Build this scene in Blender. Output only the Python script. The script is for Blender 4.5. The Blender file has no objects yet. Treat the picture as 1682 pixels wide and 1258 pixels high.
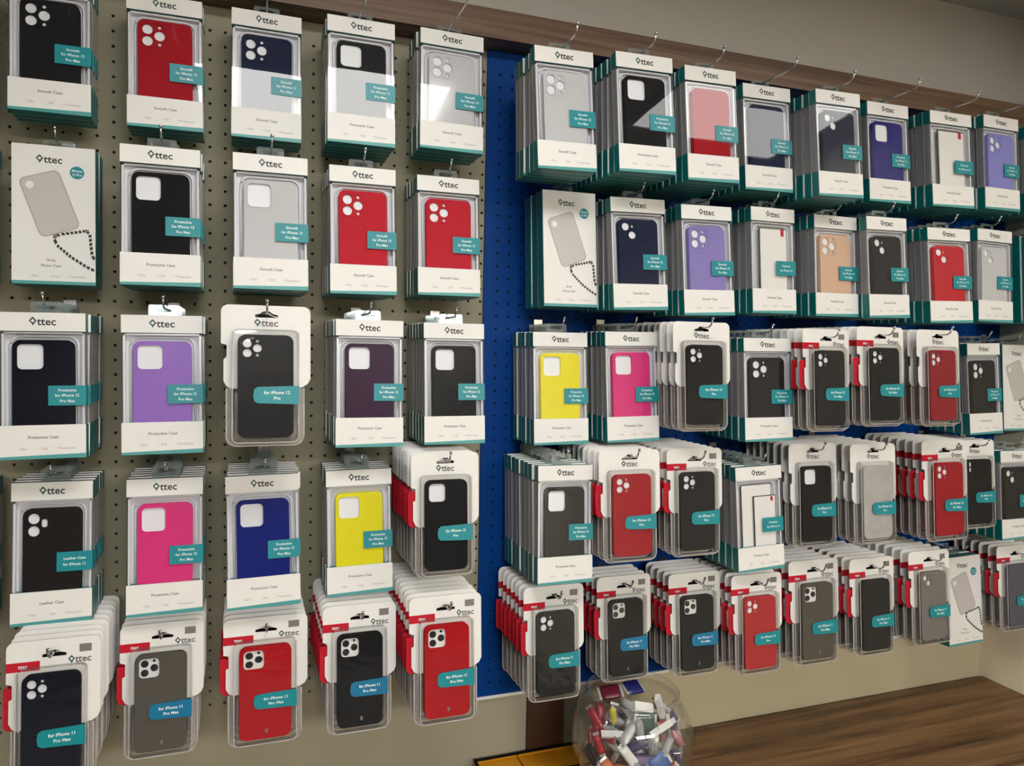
import bpy, bmesh, math, random
from mathutils import Vector, Matrix, Euler

random.seed(7)
SC = bpy.context.scene
COL = SC.collection
PI = math.pi
TILT = math.radians(4.5)          # packs hang with their feet swung forward

# ------------------------------------------------------------------ materials
def srgb(r, g, b):
    f = lambda c: c / 12.92 if c <= .04045 else ((c + .055) / 1.055) ** 2.4
    return (f(r / 255), f(g / 255), f(b / 255), 1)

def mat(name, col, rough=.5, spec=.5, metal=0., bump=None, noise=None):
    m = bpy.data.materials.new(name); m.use_nodes = True
    nt = m.node_tree; b = nt.nodes['Principled BSDF']
    b.inputs['Base Color'].default_value = col
    b.inputs['Roughness'].default_value = rough
    b.inputs['Specular IOR Level'].default_value = spec
    b.inputs['Metallic'].default_value = metal
    if noise:                                      # (scale, amount) slight mottling of the surface itself
        tc = nt.nodes.new('ShaderNodeTexCoord'); n = nt.nodes.new('ShaderNodeTexNoise')
        n.inputs['Scale'].default_value = noise[0]; n.inputs['Detail'].default_value = 4
        mr = nt.nodes.new('ShaderNodeMapRange')
        mr.inputs['To Min'].default_value = 1 - noise[1]; mr.inputs['To Max'].default_value = 1 + noise[1]
        mx = nt.nodes.new('ShaderNodeMix'); mx.data_type = 'RGBA'; mx.blend_type = 'MULTIPLY'
        mx.inputs['Factor'].default_value = 1
        mx.inputs['A'].default_value = col
        nt.links.new(tc.outputs['Object'], n.inputs['Vector'])
        nt.links.new(n.outputs['Fac'], mr.inputs['Value'])
        nt.links.new(mr.outputs['Result'], mx.inputs['B'])
        nt.links.new(mx.outputs['Result'], b.inputs['Base Color'])
    if bump:                                       # (scale, strength, distance)
        tc = nt.nodes.new('ShaderNodeTexCoord'); n = nt.nodes.new('ShaderNodeTexNoise')
        n.inputs['Scale'].default_value = bump[0]; n.inputs['Detail'].default_value = 2
        bp = nt.nodes.new('ShaderNodeBump'); bp.inputs['Strength'].default_value = bump[1]
        bp.inputs['Distance'].default_value = bump[2]
        nt.links.new(tc.outputs['Object'], n.inputs['Vector'])
        nt.links.new(n.outputs['Fac'], bp.inputs['Height'])
        nt.links.new(bp.outputs['Normal'], b.inputs['Normal'])
    return m

def clear(name, tint, cover, rough, fres, bump=None, film=(.8, .8, .82, 1)):
    """see-through plastic or glass: a tinted transparent film, a little diffuse cover and a glossy coat"""
    m = bpy.data.materials.new(name); m.use_nodes = True
    nt = m.node_tree; nt.nodes.clear(); N = nt.nodes.new; L = nt.links.new
    out = N('ShaderNodeOutputMaterial'); tr = N('ShaderNodeBsdfTransparent'); di = N('ShaderNodeBsdfDiffuse')
    gl = N('ShaderNodeBsdfGlossy'); a = N('ShaderNodeMixShader'); b = N('ShaderNodeMixShader'); lw = N('ShaderNodeLayerWeight'); pw = N('ShaderNodeMath'); fr = N('ShaderNodeMath')
    tr.inputs['Color'].default_value = tint; di.inputs['Color'].default_value = film
    gl.inputs['Roughness'].default_value = rough; gl.inputs['Color'].default_value = (1, 1, 1, 1)
    f0 = ((fres - 1) / (fres + 1)) ** 2
    lw.inputs['Blend'].default_value = .5
    pw.operation = 'POWER'; pw.inputs[1].default_value = 5; L(lw.outputs['Facing'], pw.inputs[0])
    fr.operation = 'MULTIPLY_ADD'; fr.inputs[1].default_value = 1 - f0; fr.inputs[2].default_value = f0; L(pw.outputs[0], fr.inputs[0])
    a.inputs[0].default_value = cover
    L(tr.outputs[0], a.inputs[1]); L(di.outputs[0], a.inputs[2])
    L(fr.outputs[0], b.inputs[0]); L(a.outputs[0], b.inputs[1]); L(gl.outputs[0], b.inputs[2])
    if bump:
        tc = N('ShaderNodeTexCoord'); oi = N('ShaderNodeObjectInfo'); n = N('ShaderNodeTexNoise')
        n.noise_dimensions = '4D'
        n.inputs['Scale'].default_value = bump[0]; n.inputs['Detail'].default_value = bump[3] if len(bump) > 3 else 1
        mu = N('ShaderNodeMath'); mu.operation = 'MULTIPLY'; mu.inputs[1].default_value = 40
        bp = N('ShaderNodeBump'); bp.inputs['Strength'].default_value = bump[1]; bp.inputs['Distance'].default_value = bump[2]
        L(oi.outputs['Random'], mu.inputs[0]); L(mu.outputs[0], n.inputs['W'])
        L(tc.outputs['Object'], n.inputs['Vector']); L(n.outputs['Fac'], bp.inputs['Height'])
        L(bp.outputs['Normal'], gl.inputs['Normal']); L(bp.outputs['Normal'], lw.inputs['Normal'])
    L(b.outputs[0], out.inputs[0])
    return m

def wood(name, dark, mid, light, stretch=(1.2, 14, 14), rough=.45):
    m = bpy.data.materials.new(name); m.use_nodes = True
    nt = m.node_tree; N = nt.nodes.new; L = nt.links.new; b = nt.nodes['Principled BSDF']
    tc = N('ShaderNodeTexCoord'); mp = N('ShaderNodeMapping'); mp.inputs['Scale'].default_value = stretch
    n1 = N('ShaderNodeTexNoise'); n1.inputs['Scale'].default_value = 1.0; n1.inputs['Detail'].default_value = 5; n1.inputs['Distortion'].default_value = .9
    n2 = N('ShaderNodeTexNoise'); n2.inputs['Scale'].default_value = 5; n2.inputs['Detail'].default_value = 6
    ad = N('ShaderNodeMath'); ad.operation = 'MULTIPLY_ADD'; ad.inputs[1].default_value = .35
    cr = N('ShaderNodeValToRGB'); e = cr.color_ramp.elements
    e[0].position = .38; e[0].color = dark; e[1].position = .82; e[1].color = light
    x = e.new(.58); x.color = mid
    L(tc.outputs['Object'], mp.inputs['Vector']); L(mp.outputs[0], n1.inputs['Vector']); L(mp.outputs[0], n2.inputs['Vector'])
    L(n2.outputs['Fac'], ad.inputs[0]); 
    s = N('ShaderNodeMath'); s.operation = 'MULTIPLY'; s.inputs[1].default_value = .75
    L(n1.outputs['Fac'], s.inputs[0]); L(s.outputs[0], ad.inputs[2])
    L(ad.outputs[0], cr.inputs['Fac']); L(cr.outputs['Color'], b.inputs['Base Color'])
    b.inputs['Roughness'].default_value = rough
    return m

def emit(name, col, strength):
    m = bpy.data.materials.new(name); m.use_nodes = True
    nt = m.node_tree; nt.nodes.clear()
    o = nt.nodes.new('ShaderNodeOutputMaterial'); e = nt.nodes.new('ShaderNodeEmission')
    e.inputs['Color'].default_value = col; e.inputs['Strength'].default_value = strength
    nt.links.new(e.outputs[0], o.inputs[0]); return m

M = {}
M['white'] = mat('card_white', (.79, .772, .742, 1), .45, .3)
M['teal'] = mat('card_teal', srgb(0, 112, 112), .4, .5)
M['strip'] = mat('card_teal_strip', srgb(70, 150, 150), .4, .5)
M['label'] = mat('label_teal', srgb(0, 132, 142), .4, .5)
M['label_blue'] = mat('label_blue_teal', srgb(0, 110, 150), .4, .5)
M['print'] = mat('print_white', (.75, .85, .86, 1), .5)
M['ink'] = mat('print_black', (.02, .02, .022, 1), .5)
M['grey_ink'] = mat('print_grey', (.13, .12, .12, 1), .5)
M['pale_ink'] = mat('print_pale_grey', (.42, .37, .36, 1), .5)
M['logo_teal'] = mat('print_dark_teal', srgb(20, 70, 70), .5)
M['tray'] = mat('tray_grey', (.63, .635, .67, 1), .35, .5)
M['insert'] = mat('insert_card', (.79, .80, .83, 1), .5)
M['ridge'] = mat('tray_ridge', (.70, .70, .73, 1), .18, .6)
M['red'] = mat('card_red', srgb(190, 28, 50), .4)
M['card_grey'] = mat('card_grey', srgb(120, 112, 110), .5)
M['metal'] = mat('hook_metal', (.62, .62, .63, 1), .25, .5, 1.)
M['window'] = clear('window_plastic', (.985, .985, .99, 1), .004, .010, 1.42, (7, .03, .01))
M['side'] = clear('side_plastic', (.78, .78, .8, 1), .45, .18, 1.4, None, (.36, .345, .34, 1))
M['tab'] = clear('tab_plastic', (.80, .84, .83, 1), .22, .1, 1.45, None, (.45, .48, .47, 1))
M['shell'] = clear('blister_plastic', (.95, .95, .95, 1), .007, .05, 1.36, (30, .16, .006, 2), (.62, .58, .55, 1))
M['flange'] = clear('blister_flange', (.90, .89, .88, 1), .20, .08, 1.5, (30, .3, .004), (.62, .57, .53, 1))
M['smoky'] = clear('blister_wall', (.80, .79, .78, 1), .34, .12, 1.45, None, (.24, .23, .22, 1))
M['rimline'] = clear('blister_edge', (.9, .89, .88, 1), .5, .15, 1.5, None, (.72, .68, .64, 1))
M['glass'] = clear('bowl_glass', (.97, .98, .97, 1), .02, .02, 1.5)
M['clearcase'] = mat('clear_case', (.56, .56, .57, 1), .12, .6)
M['silver'] = mat('silver_case', (.42, .41, .40, 1), .3, .6, 0., (60, .4, .004), (50, .2))
M['cream'] = mat('cream_board', srgb(158, 152, 130), .55, .2)
M['blue'] = mat('blue_board', srgb(0, 60, 132), .5, .12)
M['backing'] = mat('dark_backing', (.012, .012, .012, 1), .8)
M['dark_wall'] = mat('shop_wall_paint', (.09, .085, .08, 1), .8, .2)
M['wall_right'] = mat('side_wall_paint', srgb(247, 236, 206), .7, .2, 0., None, (3, .03))
M['wall'] = mat('wall_paint', srgb(190, 178, 148), .7, .2, 0., None, (3, .03))
M['upper'] = mat('upper_paint', srgb(176, 170, 163), .8, .2, 0., None, (2, .02))
M['ceil'] = mat('ceiling_paint', (.34, .33, .32, 1), .8, .2)
M['floor'] = mat('floor_tile', (.12, .115, .11, 1), .5)
M['wood'] = wood('counter_wood', srgb(62, 40, 22), srgb(116, 84, 52), srgb(152, 116, 76), (1.3, 26, 26))
M['pelmet'] = wood('pelmet_wood', srgb(84, 58, 42), srgb(118, 90, 70), srgb(140, 112, 90), (1.2, 42, 42), .5)
M['batten'] = wood('batten_wood', srgb(44, 22, 10), srgb(62, 34, 16), srgb(76, 44, 22), (14, 14, 1.0), .5)
M['strip_grey'] = mat('grey_strip', srgb(105, 100, 88), .5)
M['orange'] = mat('orange_card', srgb(205, 138, 22), .45, .4, 0., None, (14, .12))
M['black'] = mat('black_rim', (.02, .018, .016, 1), .4)
M['lamp'] = emit('lamp_diffuser', (1, .985, .95, 1), 20)
M['lamp_right'] = emit('right_lamp_diffuser', (1, .985, .95, 1), 10)
M['fill_rear_right'] = emit('rear_right_fill_emitter', (1, .985, .95, 1), 33)  # this and the next: glow of the added rear fill panels
M['fill_rear'] = emit('rear_fill_emitter', (1, .985, .95, 1), 42)
M['frame'] = mat('lamp_frame', (.75, .75, .75, 1), .4)
M['lens'] = mat('lens_black', (.012, .012, .014, 1), .15, .6)
M['lens_white'] = mat('lens_plate', (.82, .80, .78, 1), .3)
M['grey_print'] = mat('case_print_grey', (.52, .49, .47, 1), .5)

CASES = {
 'charcoal': (22, 22, 24), 'darkred': (158, 18, 32), 'navy': (26, 34, 58), 'darkgrey': (30, 30, 33),
 'black': (14, 14, 17), 'red': (186, 34, 48), 'midnight': (6, 11, 24), 'purple': (146, 106, 190),
 'plum': (48, 14, 48), 'brown': (26, 21, 21), 'pink': (214, 52, 122), 'royal': (4, 24, 112),
 'yellow': (226, 216, 30), 'olive': (84, 80, 72), 'brightred': (172, 8, 18), 'slate': (48, 52, 66),
 'indigo': (32, 32, 114), 'lilac': (132, 132, 198), 'lavender': (136, 124, 184), 'beige': (206, 170, 144),
 'graphite': (30, 29, 33), 'wine': (140, 28, 42), 'coral': (176, 48, 52), 'grey': (120, 114, 108),
 'navydark': (9, 12, 28), 'steel': (86, 86, 98), 'smoke': (36, 34, 34)}
for k, c in CASES.items():
    M[k] = mat('case_' + k, srgb(*c), .75, .08)

# ------------------------------------------------------------------ mesh helpers
def link(o, parent=None):
    COL.objects.link(o)
    if parent is not None: o.parent = parent
    return o

def obj(name, me, mats=None, parent=None):
    """one mesh object; the mesh may be shared, its materials sit on the object"""
    o = bpy.data.objects.new(name, me)
    if mats is not None:
        ms = mats if isinstance(mats, (list, tuple)) else [mats]
        while len(me.materials) < len(ms): me.materials.append(ms[len(me.materials)])
        for i, mm in enumerate(ms):
            if me.materials[i] != mm:
                o.material_slots[i].link = 'OBJECT'; o.material_slots[i].material = mm
    return link(o, parent)

def empty(name, loc, rot=(0, 0, 0), scale=(1, 1, 1)):
    o = bpy.data.objects.new(name, None); o.empty_display_size = .02
    o.location = loc; o.rotation_euler = rot; o.scale = scale
    return link(o)

def tag(o, label=None, cat=None, group=None, kind=None):
    if label: o['label'] = label
    if cat: o['category'] = cat
    if group: o['group'] = group
    if kind: o['kind'] = kind
    return o

class MB:
    def __init__(s): s.v = []; s.f = []; s.m = []; s.smooth = []
    def add(s, vs, fs, mi=0, smooth=False):
        b = len(s.v); s.v += [tuple(v) for v in vs]
        for f in fs: s.f.append([b + i for i in f]); s.m.append(mi); s.smooth.append(smooth)
    def box(s, x0, x1, y0, y1, z0, z1, mi=0, faces=None):
        """faces: material index per side as dict front back left right top bottom; None leaves the side out"""
        vs = [(x0, y0, z0), (x1, y0, z0), (x1, y1, z0), (x0, y1, z0), (x0, y0, z1), (x1, y0, z1), (x1, y1, z1), (x0, y1, z1)]
        fs = dict(bottom=(0, 3, 2, 1), top=(4, 5, 6, 7), front=(0, 1, 5, 4), right=(1, 2, 6, 5), back=(2, 3, 7, 6), left=(3, 0, 4, 7))
        for k, f in fs.items():
            q = mi if faces is None or k not in faces else faces[k]
            if q is None: continue
            s.add([vs[i] for i in f], [(0, 1, 2, 3)], q)
    def tube(s, pts, r, n=8, mi=0, caps=True):
        pts = [Vector(p) for p in pts]; rings = []
        up = Vector((0, 0, 1))
        for i, p in enumerate(pts):
            d = (pts[min(i + 1, len(pts) - 1)] - pts[max(i - 1, 0)]).normalized()
            a = d.cross(up if abs(d.dot(up)) < .95 else Vector((1, 0, 0))).normalized(); b = d.cross(a).normalized()
            rings.append([p + a * math.cos(2 * PI * k / n) * r + b * math.sin(2 * PI * k / n) * r for k in range(n)])
        vs = [v for ring in rings for v in ring]; fs = []
        for i in range(len(pts) - 1):
            for k in range(n):
                fs.append((i * n + k, i * n + (k + 1) % n, (i + 1) * n + (k + 1) % n, (i + 1) * n + k))
        if caps: fs += [tuple(reversed(range(n))), tuple(range((len(pts) - 1) * n, len(pts) * n))]
        s.add(vs, fs, mi, True)
    def lathe(s, prof, n=48, mi=0):
        vs = [(r * math.cos(2 * PI * k / n), r * math.sin(2 * PI * k / n), z) for r, z in prof for k in range(n)]
        fs = [(i * n + k, i * n + (k + 1) % n, (i + 1) * n + (k + 1) % n, (i + 1) * n + k) for i in range(len(prof) - 1) for k in range(n)]
        s.add(vs, fs, mi, True)
    def mesh(s, name):
        me = bpy.data.meshes.new(name); me.from_pydata(s.v, [], s.f)
        for p, mi, sm in zip(me.polygons, s.m, s.smooth): p.material_index = mi; p.use_smooth = sm
        me.update(); return me

def rrect(x0, x1, z0, z1, r, n=6, cut=None):
    """rounded rectangle outline, counter-clockwise from the lower right corner"""
    rs = r if isinstance(r, (list, tuple)) else (r, r, r, r)           # lower right, upper right, upper left, lower left
    pts = []
    for (cx, cz, a0), q in zip(((x1, z0, -90), (x1, z1, 0), (x0, z1, 90), (x0, z0, 180)), rs):
        ox = cx - q if cx == x1 else cx + q; oz = cz + q if cz == z0 else cz - q
        if q <= 0: pts.append((cx, cz)); continue
        for i in range(n + 1):
            a = math.radians(a0 + 90 * i / n); pts.append((ox + q * math.cos(a), oz + q * math.sin(a)))
    return pts

def circ(cx, cz, r, n=16):
    return [(cx + r * math.cos(2 * PI * i / n), cz + r * math.sin(2 * PI * i / n)) for i in range(n)]

def plate(name, outlines, y, half, bevel=0.):
    """flat shape with holes, standing in the xz plane: centre depth y, half thickness"""
    cu = bpy.data.curves.new(name, 'CURVE'); cu.dimensions = '2D'; cu.fill_mode = 'BOTH'
    cu.extrude = max(half - bevel, 0); cu.bevel_depth = bevel; cu.bevel_resolution = 1; cu.offset = -bevel
    for o in outlines:
        sp = cu.splines.new('POLY'); sp.points.add(len(o) - 1); sp.use_cyclic_u = True
        for p, (a, b) in zip(sp.points, o): p.co = (a, b, 0, 1)
    return curve_mesh(cu, name, Matrix(((1, 0, 0, 0), (0, 0, -1, y), (0, 1, 0, 0), (0, 0, 0, 1))))

def curve_mesh(cu, name, mtx):
    t = bpy.data.objects.new('tmp', cu); COL.objects.link(t)
    dg = bpy.context.evaluated_depsgraph_get(); dg.update()
    me = bpy.data.meshes.new_from_object(t.evaluated_get(dg)); me.name = name
    me.transform(mtx); me.update()
    bpy.data.objects.remove(t); bpy.data.curves.remove(cu)
    me.materials.clear()
    return me

def text_lines(name, lines, size, y, bold=0., lead=1.15):
    """lines: list of (string, x, z); lettering just proud of the plane y"""
    cu = bpy.data.curves.new(name, 'FONT'); cu.fill_mode = 'FRONT'
    ms = []
    me_all = bmesh.new()
    for s, x, z in lines:
        cu = bpy.data.curves.new(name, 'FONT'); cu.body = s; cu.size = size; cu.align_x = 'CENTER'; cu.align_y = 'CENTER'
        cu.offset = bold; cu.resolution_u = 2
        me = curve_mesh(cu, name, Matrix(((1, 0, 0, x), (0, 0, -1, y), (0, 1, 0, z), (0, 0, 0, 1))))
        me_all.from_mesh(me); bpy.data.meshes.remove(me)
    out = bpy.data.meshes.new(name); me_all.to_mesh(out); me_all.free()
    return out

def join(name, parts):
    """one mesh out of (mesh, material index) pieces"""
    bm = bmesh.new()
    for me, mi in parts:
        k = len(bm.faces); bm.from_mesh(me); bm.faces.ensure_lookup_table()
        for f in bm.faces[k:]: f.material_index = mi
        bpy.data.meshes.remove(me)
    out = bpy.data.meshes.new(name); bm.to_mesh(out); bm.free(); return out
EXPOSURE = 0.0

# ------------------------------------------------------------------ the room (metres; camera at the origin, the display wall at y = 1.42)
WY = 1.42
ZC = -.8644                 # counter top
ZCEIL = .846
XR = 1.877
def slab(name, x0, x1, y0, y1, z0, z1, m, kind='structure'):
    b = MB(); b.box(x0, x1, y0, y1, z0, z1)
    return tag(obj(name, b.mesh(name), m), kind=kind)

slab('wall_back', -2.6, XR + .1, WY + .006, WY + .1, -1.63, ZCEIL, M['wall'])
slab('wall_right', XR, XR + .1, -3.3, WY + .006, -1.63, ZCEIL, M['wall_right'])
slab('wall_left', -2.7, -2.6, -3.3, WY + .1, -1.63, ZCEIL, M['dark_wall'])
slab('wall_front', -2.7, XR + .1, -3.4, -3.3, -1.63, ZCEIL, M['dark_wall'])
slab('floor', -2.7, XR + .1, -3.4, WY + .1, -1.73, -1.63, M['floor'])
slab('ceiling', -2.7, XR + .1, -3.4, WY + .1, ZCEIL, ZCEIL + .1, M['ceil'])
slab('wall_upper', -2.6, XR, 1.368, WY + .006, .634, ZCEIL, M['upper'])
slab('trim_1', -2.6, XR, 1.36, WY + .006, .581, .635, M['pelmet'])          # wooden pelmet
b = MB(); b.box(.557, .641, WY - .006, WY + .006, ZC, -.70)
tag(obj('trim_2', b.mesh('trim_2'), M['batten']), kind='structure')         # brown upright below the blue board
b = MB(); b.box(.6415, .68, WY - .002, WY + .006, ZC, -.70)
tag(obj('trim_3', b.mesh('trim_3'), M['strip_grey']), kind='structure')
b = MB(); b.box(.444, XR, WY - .007, WY + .006, -.7245, -.7185)
tag(obj('trim_4', b.mesh('trim_4'), M['white']), kind='structure')          # pale rail under the blue board

def pegboard(name, x0, x1, z0, z1, yf, gx, gz, rows, m, label):
    """perforated sheet: square cells on a 25 mm grid, each with a real hole; gx, gz the first hole"""
    P = .025; h = .0026
    b = MB(); i0 = math.ceil((x0 + P / 2 - gx) / P); i1 = math.floor((x1 - P / 2 - gx) / P)
    zs = [gz - j * P for j in range(rows)]
    xa = gx + i0 * P - P / 2; xb = gx + i1 * P + P / 2; za = zs[-1] - P / 2; zb = zs[0] + P / 2
    n = 8
    for i in range(i0, i1 + 1):
        for cz in zs:
            cx = gx + i * P; q = P / 2
            outer = [(q, 0), (q, q), (0, q), (-q, q), (-q, 0), (-q, -q), (0, -q), (q, -q)]
            a = [(cx + u, yf, cz + w) for u, w in outer]
            rr = [(cx + h * math.copysign(min(abs(u), 1), u) * (1 if u * w == 0 else .82) if u else cx, yf, cz + (h * math.copysign(1, w) * (1 if u * w == 0 else .82) if w else 0)) for u, w in [(math.copysign(1, p) if p else 0, math.copysign(1, r) if r else 0) for p, r in outer]]
            c = [(p[0], yf + .0045, p[2]) for p in rr]
            fs = []
            for k in range(n):
                k2 = (k + 1) % n
                fs.append((k2, k, n + k, n + k2)); fs.append((n + k2, n + k, 2 * n + k, 2 * n + k2))
            b.add(a + rr + c, fs, 0)
    for X0, X1, Z0, Z1 in ((x0, xa, z0, z1), (xb, x1, z0, z1), (xa, xb, zb, z1), (xa, xb, z0, za)):
        if X1 - X0 > 1e-4 and Z1 - Z0 > 1e-4:
            b.add([(X0, yf, Z0), (X1, yf, Z0), (X1, yf, Z1), (X0, yf, Z1)], [(0, 1, 2, 3)], 0)
    b.box(x0, x1, yf + .0001, yf + .0046, z0, z1, 0, dict(front=None, back=None))
    o = obj(name, b.mesh(name), m); tag(o, label, 'pegboard')
    b = MB(); b.box(x0 + .001, x1 - .001, yf + .0046, yf + .0056, z0 + .001, z1 - .001)
    obj('backing_sheet', b.mesh('backing_sheet'), M['backing'], o)
    return o
pegboard('pegboard', -1.2, .5565, ZC + .001, .580, WY, -.2112, .5384, 49, M['cream'],
         'cream perforated pegboard wall panel on the left, down to the wooden counter')
pegboard('pegboard', .444, XR - .002, -.718, .580, WY - .006, .4705, .535, 50, M['blue'],
         'blue perforated pegboard panel on the right, mostly hidden by hanging cases')

b = MB(); b.box(-1.3, XR - .001, .62, WY - .008, ZC - .04, ZC)
cnt = obj('counter', b.mesh('counter'), M['wood']); tag(cnt, 'brown wood-grain counter top running along under the pegboards', 'counter')
b = MB(); b.box(-1.28, XR - .001, .66, WY - .01, -1.63, ZC - .0405)
obj('cabinet_body', b.mesh('cabinet_body'), M['pelmet'], cnt)

# ceiling lamps: flush square panels in two rows; the rear row is added fill light
def lamp(x0, x1, y0, y1, m, label):
    r = empty('ceiling_lamp', ((x0 + x1) / 2, (y0 + y1) / 2, ZCEIL - .012)); tag(r, label, 'ceiling lamp', 'ceiling lamp panels')
    w, d = (x1 - x0) / 2, (y1 - y0) / 2
    b = MB(); t = .014
    for a in ((-w - t, w + t, -d - t, -d), (-w - t, w + t, d, d + t), (-w - t, -w, -d, d), (w, w + t, -d, d)): b.box(a[0], a[1], a[2], a[3], 0, .0115)
    obj('lamp_frame', b.mesh('lamp_frame'), M['frame'], r)
    b = MB(); b.box(-w, w, -d, d, .004, .010)
    obj('lamp_diffuser', b.mesh('lamp_diffuser'), m, r)
lamp(-.13, .54, .28, .58, M['lamp'], 'white ceiling lamp panel in front of the cream pegboard')
lamp(1.13, 1.75, .32, .64, M['lamp_right'], 'white ceiling lamp panel in front of the blue pegboard')
lamp(-.7, .5, -3.2, -2.3, M['fill_rear'], 'added white fill light panel at the rear of the ceiling, left')
lamp(.62, 1.82, -3.2, -2.3, M['fill_rear_right'], 'added white fill light panel at the rear of the ceiling, right')

# ------------------------------------------------------------------ package parts (local: x across, y depth from the front, z up from the foot)
W, H, T = .112, .2115, .0205
ZL, ZH = .0487, .1846                    # top of the lower panel, foot of the header
hw = W / 2
def segbox(name, x0, x1, z0, z1, strip=False):
    b = MB()
    b.box(x0, x1, 0, .0012, z0, z1, 0, dict(back=None, bottom=1 if strip else 0, top=0 if strip else 1))
    b.box(x0, x1, .0012, T - .0012, z0, z1, 1, dict(front=None, back=None))
    b.box(x0, x1, T - .0012, T - .0002, z0, z1, 0, dict(front=None))
    if strip: b.add([(x0, -.0002, z0), (x1, -.0002, z0), (x1, -.0002, z0 + .0065), (x0, -.0002, z0 + .0040)], [(0, 1, 2, 3)], 2)
    return b.mesh(name)
ME = {}
ME['header'] = segbox('header', -hw, hw, ZH, H)
ME['lower'] = segbox('lower_panel', -hw, hw, 0, ZL, True)
b = MB(); b.box(-hw + .0006, hw - .0006, T - .0012, T - .0004, ZL, ZH); ME['back'] = b.mesh('back_panel')
b = MB(); e = .0004
b.add([(-hw + e, .0004, ZL), (hw - e, .0004, ZL), (hw - e, .0004, ZH), (-hw + e, .0004, ZH)], [(0, 1, 2, 3)], 0)
for s in (-1, 1):
    x = s * (hw - e)
    b.add([(x, .0004, ZL), (x, T - .0012, ZL), (x, T - .0012, ZH), (x, .0004, ZH)], [(0, 1, 2, 3) if s > 0 else (3, 2, 1, 0)], 1)
ME['window'] = b.mesh('window_sleeve')
# tray: backing sheet with a raised ridge that arches over the case
b = MB(); b.box(-hw + .002, hw - .002, .0135, .0150, ZL - .02, ZH - .001)
ridge_in = rrect(-.0445, .0445, ZL - .02, ZH - .0065, (0, .014, .014, 0), 8); 
rp = [(x, z) for x, z in ridge_in]
rp = rp[1:-1] if False else rp
k = [p for p in rp]
b2 = [( -.0445, ZL - .02)] + [p for p in reversed(k) if p[1] > ZL] + [(.0445, ZL - .02)]
b.tube([(x, .0115, z) for x, z in b2], .0021, 6, 1)
for s in (-1, 1): b.box(s * .0525 - .0016, s * .0525 + .0016, .004, .0135, ZL - .02, ZH - .004, 1)
b.box(-.051, .051, .0050, .0135, ZH - .0036, ZH - .0008, 1)
ME['tray_open'] = b.mesh('insert_tray')
b.box(-.037, .037, .0052, .0062, ZL - .02, ZH - .016, 2)
ME['tray'] = b.mesh('insert_tray')
ME['tab'] = plate('hang_tab', [rrect(-.021, .021, H - .006, H + .0185, (0, .003, .003, 0), 3),
                               rrect(-.012, .012, H + .0075, H + .0135, .0025, 3)], T - .0008, .0004)
def logo(name, cx, cz, s, y):
    sy = [(0, .62), (.46, .1), (.1, -.42), (-.06, -.62), (-.06, -.36), (-.46, .1)]
    si = [(0, .34), (.25, .09), (.03, -.17), (-.25, .09)]
    t = text_lines(name, [('ttec', cx + .36 * s * 1.0, cz)], s * 1.16, y, s * .022)
    p = plate(name, [[(cx - s * .98 + u * s * .82, cz + .05 * s + w * s * .82) for u, w in sy], [(cx - s * .98 + u * s * .82, cz + .05 * s + w * s * .82) for u, w in si]], y, .00002)
    return join(name, [(t, 0), (p, 1)])
ME['logo'] = logo('logo', 0, (ZH + H) / 2, .0135, -.0002)
CAP = {n: text_lines('caption', [(n, 0, .031)], .0062, -.0002, .00008) for n in ('Smooth Case', 'Protective Case', 'Leather Case', 'Premium Glass')}
ME['icons'] = text_lines('icon_row', [('\u2022 Slim', -.027, .0145), ('\u2022 Soft', 0, .0145), ('\u2022 Protective', .030, .0145)], .0052, -.0002, .00003)
# size label: front leaf and the leaf folded over the right edge
LX0, LX1, LZ0, LZ1 = hw - .0495, hw + .0004, .0765, .1055
b = MB(); b.box(LX0, LX1, -.0005, .0002, LZ0, LZ1); b.box(LX1 - .0004, LX1 + .0002, .0002, .012, LZ0, LZ1)
ME['label'] = b.mesh('size_label')
lc = (LX0 + LX1) / 2
LT = {}
for k, ln in {'13': ('Smooth', 'for iPhone 13', 'Pro Max'), '12': ('Protective', 'for iPhone 12', 'Pro Max'), '11': ('Leather Case', 'for iPhone 11'), 'g': ('Premium', 'for iPhone 13')}.items():
    zs = [.0985, .0910, .0828] if len(ln) == 3 else [.0955, .0865]
    LT[k] = text_lines('label_text', [(s, lc, z) for s, z in zip(ln, zs)], .0058, -.0007, .0001)

def ringhole(kind, ox, oz):
    """camera openings of a case, ox oz = upper left corner of the camera island"""
    if kind == 'sq': return [rrect(ox, ox + .0345, oz - .0365, oz, .0065, 4)]
    if kind == 'sqs': return [rrect(ox, ox + .029, oz - .030, oz, .006, 4)]
    if kind == 'tri': return [circ(ox + .0085, oz - .009, .0078), circ(ox + .0085, oz - .0275, .0078), circ(ox + .0262, oz - .018, .0078), circ(ox + .0262, oz - .0045, .0028, 8), circ(ox + .0262, oz - .0315, .0028, 8)]
    if kind == 'duo': return [circ(ox + .0085, oz - .0085, .0074), circ(ox + .022, oz - .024, .0074), circ(ox + .022, oz - .0075, .0028, 8)]
    if kind == 'dual': return [circ(ox + .0085, oz - .009, .0078), circ(ox + .0085, oz - .0275, .0078), rrect(ox + .019, ox + .027, oz - .022, oz - .010, .003, 3)]
    if kind == 'slim': return [rrect(ox, ox + .007, oz - .010, oz, .002, 3), rrect(ox, ox + .007, oz - .0225, oz - .0125, .002, 3)]
    return []
def shrunk(o, ox, oz, s): return [[(ox + (x - ox) * s, oz + (z - oz) * s) for x, z in l] for l in o]
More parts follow.
